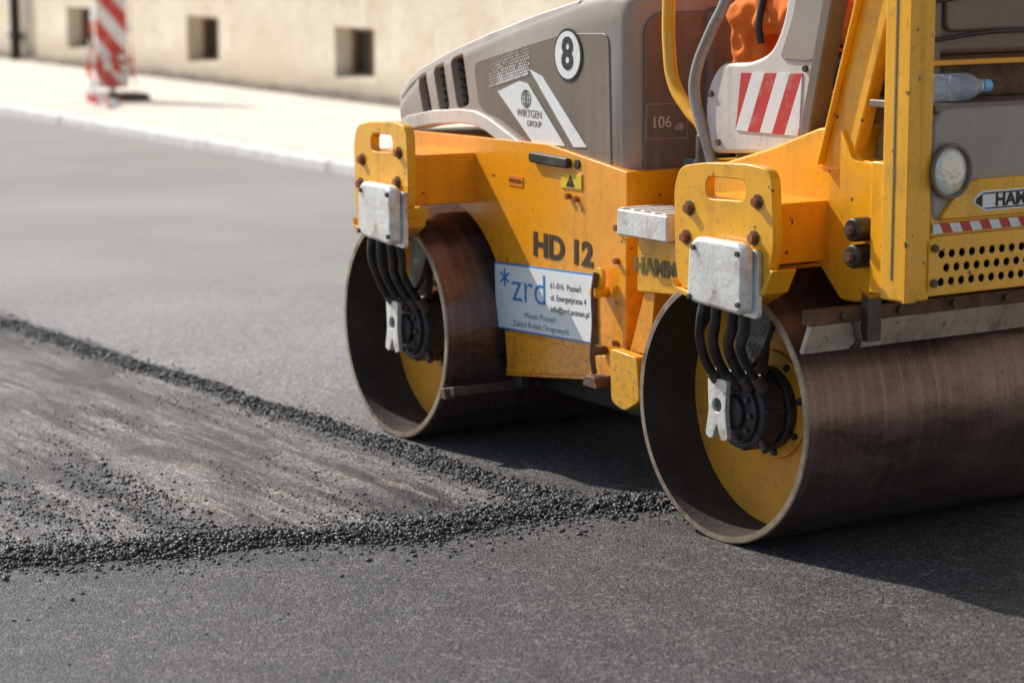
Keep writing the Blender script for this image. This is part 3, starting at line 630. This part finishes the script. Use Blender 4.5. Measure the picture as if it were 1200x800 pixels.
xy,z=onridge(r2,34000,.20,.019,0.,.32); stones('crumbs',xy,z,szs(len(xy),.002,.010),rid,STONE)
xy,z=along(r1,1000,.09,1.0); stones('crumbs',xy,z,szs(len(xy),.0018,.006),rid,STONE)
xy,z=along(r2,1800,.16); stones('crumbs',xy,z,szs(len(xy),.0018,.007),rid,STONE)
n=2600; cc=np.c_[rng.uniform(2.2,3.0,14),rng.uniform(6.6,7.5,14)]; k=rng.integers(0,14,n)
xy=cc[k]+rng.normal(0,1,(n,2))*np.c_[np.full(n,.06),np.full(n,.22)]; xy=xy[(xy[:,0]<3.9)]
stones('crumbs',xy,np.full(len(xy),.001),szs(len(xy),.0018,.0085),rid,STONE)
n=1800; cc=np.c_[rng.uniform(2.6,3.9,18),rng.uniform(6.35,8.6,18)]; k=rng.integers(0,18,n)
xy=cc[k]+rng.normal(0,1,(n,2))*np.c_[np.full(n,.04),np.full(n,.2)]; xy=xy[(xy[:,0]<3.9)]
stones('crumbs',xy,np.full(len(xy),.001),szs(len(xy),.0015,.005),rid,STONE)
n=500; xy=np.c_[rng.uniform(1.5,4.6,n),rng.uniform(5.4,7.,n)]; stones('crumbs',xy,np.full(n,.001),szs(n,.0015,.005),rid,STONE)

# ============================================================ BUILDING
N=NT('plaster'); P=N.pos(); sp=N.n('ShaderNodeSeparateXYZ'); N.l(P,sp.inputs[0]); Z=sp.outputs['Z']
b=N.noise(P,1.3,5,.65); f=N.noise(P,9,4,.7)
c=N.mix(N.ramp(b,.35,.68),(.74,.61,.45),(.87,.77,.62))
c=N.mix(N.ramp(f,.50,.72,0,.6),c,(.55,.42,.28))
c=N.mix(N.math('MULTIPLY',N.ramp(Z,.1,.5,1,0),N.ramp(b,.3,.6,.25,.9)),c,(.36,.27,.18))
N.set('Base Color',c); N.set('Roughness',.9); N.bump(f,.02,.6); PLAS=N.m
GLASS=simple('dark_window_glass',(.03,.028,.026),.15,0,.3,4); FRAME=simple('window_frame',(.20,.12,.07),.6,0,.2)
UPF=simple('window_frame_white',(.7,.68,.62),.5,0,.05)
bld=empty('plastered_building')
WX=10.74
wy=[20.21+3.2*k for k in range(-9,12)]
def wall(name,zs,wins,x,depth):
    z0,z1,z2,z3=zs; v=[];F=[]
    def q(a,b,c_,d): k=len(v); v.extend([a,b,c_,d]); F.append((k,k+1,k+2,k+3))
    ys=sorted(sum([list(w_) for w_ in wins],[])); lo,hi=-14,62; br_=[lo]+ys+[hi]
    q((x,lo,z0),(x,hi,z0),(x,hi,z1),(x,lo,z1)); q((x,lo,z2),(x,hi,z2),(x,hi,z3),(x,lo,z3))
    for i in range(0,len(br_),2): q((x,br_[i],z1),(x,br_[i+1],z1),(x,br_[i+1],z2),(x,br_[i],z2))
    for (a,b_) in wins:
        X=x+depth
        q((x,a,z1),(x,b_,z1),(X,b_,z1+.03),(X,a,z1+.03)); q((x,a,z2),(X,a,z2),(X,b_,z2),(x,b_,z2))
        q((x,a,z1),(X,a,z1+.03),(X,a,z2),(x,a,z2)); q((x,b_,z1),(x,b_,z2),(X,b_,z2),(X,b_,z1+.03))
    return mk(name,v,F,PLAS,bld,0,smooth=False,recalc=False)
w1=[(y-.38,y+.37) for y in wy]
wall('wall_base',(0,.325,.785,1.4),w1,WX,.22)
w2=[(y-.55,y+.55) for y in wy]
wall('wall_ground_floor',(1.4,1.75,3.6,4.8),w2,WX,.14); wall('wall_upper_floor',(4.8,5.3,7.0,8.4),w2,WX,.14)
def wins(lst,z0,z1,x,fm,nm,mull=1):
    v=[];F=[]
    for a,b_ in lst:
        k=len(v); v+=[(x,a,z0),(x,b_,z0),(x,b_,z1),(x,a,z1)]; F.append((k,k+1,k+2,k+3))
    mk(nm+'_glass',v,F,GLASS,bld,0,smooth=False)
    v=[];F=[]
    def bx(y0,y1,za,zb):
        k=len(v); v.extend([(x-.04,y0,za),(x-.04,y1,za),(x-.04,y1,zb),(x-.04,y0,zb),(x-.002,y0,za),(x-.002,y1,za),(x-.002,y1,zb),(x-.002,y0,zb)])
        for f_ in ((0,1,2,3),(7,6,5,4),(0,4,5,1),(1,5,6,2),(2,6,7,3),(3,7,4,0)): F.append(tuple(k+i for i in f_))
    for a,b_ in lst:
        w_=.045; bx(a,a+w_,z0,z1); bx(b_-w_,b_,z0,z1); bx(a+w_,b_-w_,z0,z0+w_); bx(a+w_,b_-w_,z1-w_,z1); bx((a+b_)/2-w_/2,(a+b_)/2+w_/2,z0+w_,z1-w_)
    mk(nm+'_frames',v,F,fm,bld,0,smooth=False)
wins(w1,.33,.783,WX+.215,FRAME,'basement_windows'); wins(w2,1.755,3.598,WX+.135,UPF,'ground_floor_windows'); wins(w2,5.305,6.998,WX+.135,UPF,'upper_windows')
box('cornice',(WX-.25,WX+.1),(-14,62),(8.4,8.7),PLAS,bld,.02)
prism('roof',[(WX-.3,8.7),(WX+10,8.7),(WX+5,12)],-14,62,simple('roof_tiles',(.25,.08,.05),.8),bld,0)
box('back_wall',(WX+.3,WX+9.5),(-13.9,61.9),(0,8.6),PLAS,bld,0)
PLTH=simple('stained_plinth',(.14,.11,.08),.9,0,.35,5,dirt=(.36,.28,.19),dirt_amt=.8,bump=.01,dscale=3)
v=[];F=[]; ny=500
for i in range(ny):
    yy=-14+76*i/(ny-1); j=random.uniform(-.015,.015)
    v+=[(WX-.10+j,yy,.10),(WX-.09+j,yy,.180+j*1.2),(WX+.01,yy,.205+j)]
for i in range(ny-1): F+=[(i*3,i*3+1,i*3+4,i*3+3),(i*3+1,i*3+2,i*3+5,i*3+4)]
mk('plinth',v,F,PLTH,bld,0,sharp=180)
cyl('drain_pipe',(WX-.09,28.35,.10),(WX-.09,28.35,8.4),.06,DARK,bld,20,.003)
for z in (.4,2,4,6): box('pipe_bracket',(WX-.16,WX+.01),(28.27,28.43),(z,z+.04),DARK,bld,.003)

# ============================================================ BARRIER BOARD
bar=empty('traffic_barrier_board',(9.12,21.85,.10),R_(-6))
bm_=stripes('barrier_stripes','X',.85,.30,c1=(.84,.80,.76),c2=(.62,.05,.04),off=.1)
prism('board',rpoly([(-.150,.12),(.150,.12),(.135,1.32),(-.135,1.32)],.03),-.02,.02,bm_,bar,.004)
prism('board_back_fin',rpoly([(-.12,.14),(.12,.14),(.12,1.28),(-.12,1.28)],.03),.021,.05,bm_,bar,.004)
prism('rubber_foot',rpoly([(-.20,-.20),(.30,-.20),(.30,.20),(-.20,.20)],.03),-.005,.07,RUBBER,bar,.02,axis='z')
box('foot_post',(-.03,.03),(-.012,.03),(.07,.30),GALV,bar,.003)
cyl('warning_lamp_base',(0,0,1.32),(0,0,1.38),.03,RUBBER,bar,20)
cyl('warning_lamp',(0,-.03,1.46),(0,.03,1.46),.09,simple('amber_lens',(.8,.3,.02),.2),bar,32,.01)
TAPE=stripes('tape_paint','X',.3,.16,c1=(.88,.84,.80),c2=(.72,.07,.05))
def tape(path,w):
    v=[];F=[]; q,nn,s=interp([(p[0],p[1]) for p in path],60); zz=np.interp(np.linspace(0,1,60),np.linspace(0,1,len(path)),[p[2] for p in path])
    for i in range(60):
        tw=math.sin(i*.35)*.6
        dx=nn[i]*w/2*math.sin(tw); dz=w/2*math.cos(tw)
        v+=[(q[i][0]-dx[0],q[i][1]-dx[1],zz[i]-dz),(q[i][0]+dx[0],q[i][1]+dx[1],zz[i]+dz)]
    for i in range(59): F.append((2*i,2*i+1,2*i+3,2*i+2))
    return mk('barrier_tape',v,F,TAPE,bar,0,sharp=180)
tape([(-.15,-.03,1.0),(-.16,-.05,.6),(-.20,-.08,.3),(-.26,-.2,.14),(-.32,-.4,.07),(-.27,-.7,.05),(-.36,-.95,.05),(-.24,-1.05,.05)],.08)
tape([(-.17,-.05,.50),(-.24,-.08,.28),(-.33,-.3,.10),(-.38,-.6,.06),(-.30,-.75,.05)],.07)
tape([(-.18,-.05,.28),(-.10,-.06,.33),(.0,-.07,.30),(.19,-.03,.25)],.09)
tape([(-.16,-.04,.42),(-.05,-.06,.36),(.08,-.07,.40),(.17,-.03,.38)],.06)
tape([(.155,-.03,1.1),(.17,-.05,.7),(.17,-.04,.35),(.18,-.1,.14)],.05)

# ============================================================ LIGHT + CAMERA
el=R_(41); ang=R_(A0-52)
sd=Vector((math.sin(ang)*math.cos(el),math.cos(ang)*math.cos(el),math.sin(el)))
L=bpy.data.lights.new('sun','SUN'); L.energy=5.; L.angle=R_(.5); L.color=(1.,.96,.88)
lo=bpy.data.objects.new('sun',L); col.objects.link(lo); lo.rotation_euler=sd.to_track_quat('Z','Y').to_euler()
W=bpy.data.worlds.new('World'); scn.world=W; W.use_nodes=True; nt=W.node_tree
sky=nt.nodes.new('ShaderNodeTexSky'); sky.sky_type='NISHITA'; sky.sun_disc=False; sky.sun_elevation=el; sky.sun_rotation=ang
bg=nt.nodes['Background']; nt.links.new(sky.outputs[0],bg.inputs[0]); bg.inputs[1].default_value=.14
cd=bpy.data.cameras.new('camera'); cam=bpy.data.objects.new('camera',cd); col.objects.link(cam); scn.camera=cam
cd.sensor_width=36; cd.lens=90; cd.clip_end=2000; cd.clip_start=.05
pitch=math.atan(490/3000.)
F3=az(0)*math.cos(pitch)+Vector((0,0,-math.sin(pitch)))
cam.location=(0,0,1.70); cam.rotation_euler=F3.to_track_quat('-Z','Y').to_euler()
cd.dof.use_dof=True; cd.dof.focus_distance=7.2; cd.dof.aperture_fstop=2.8
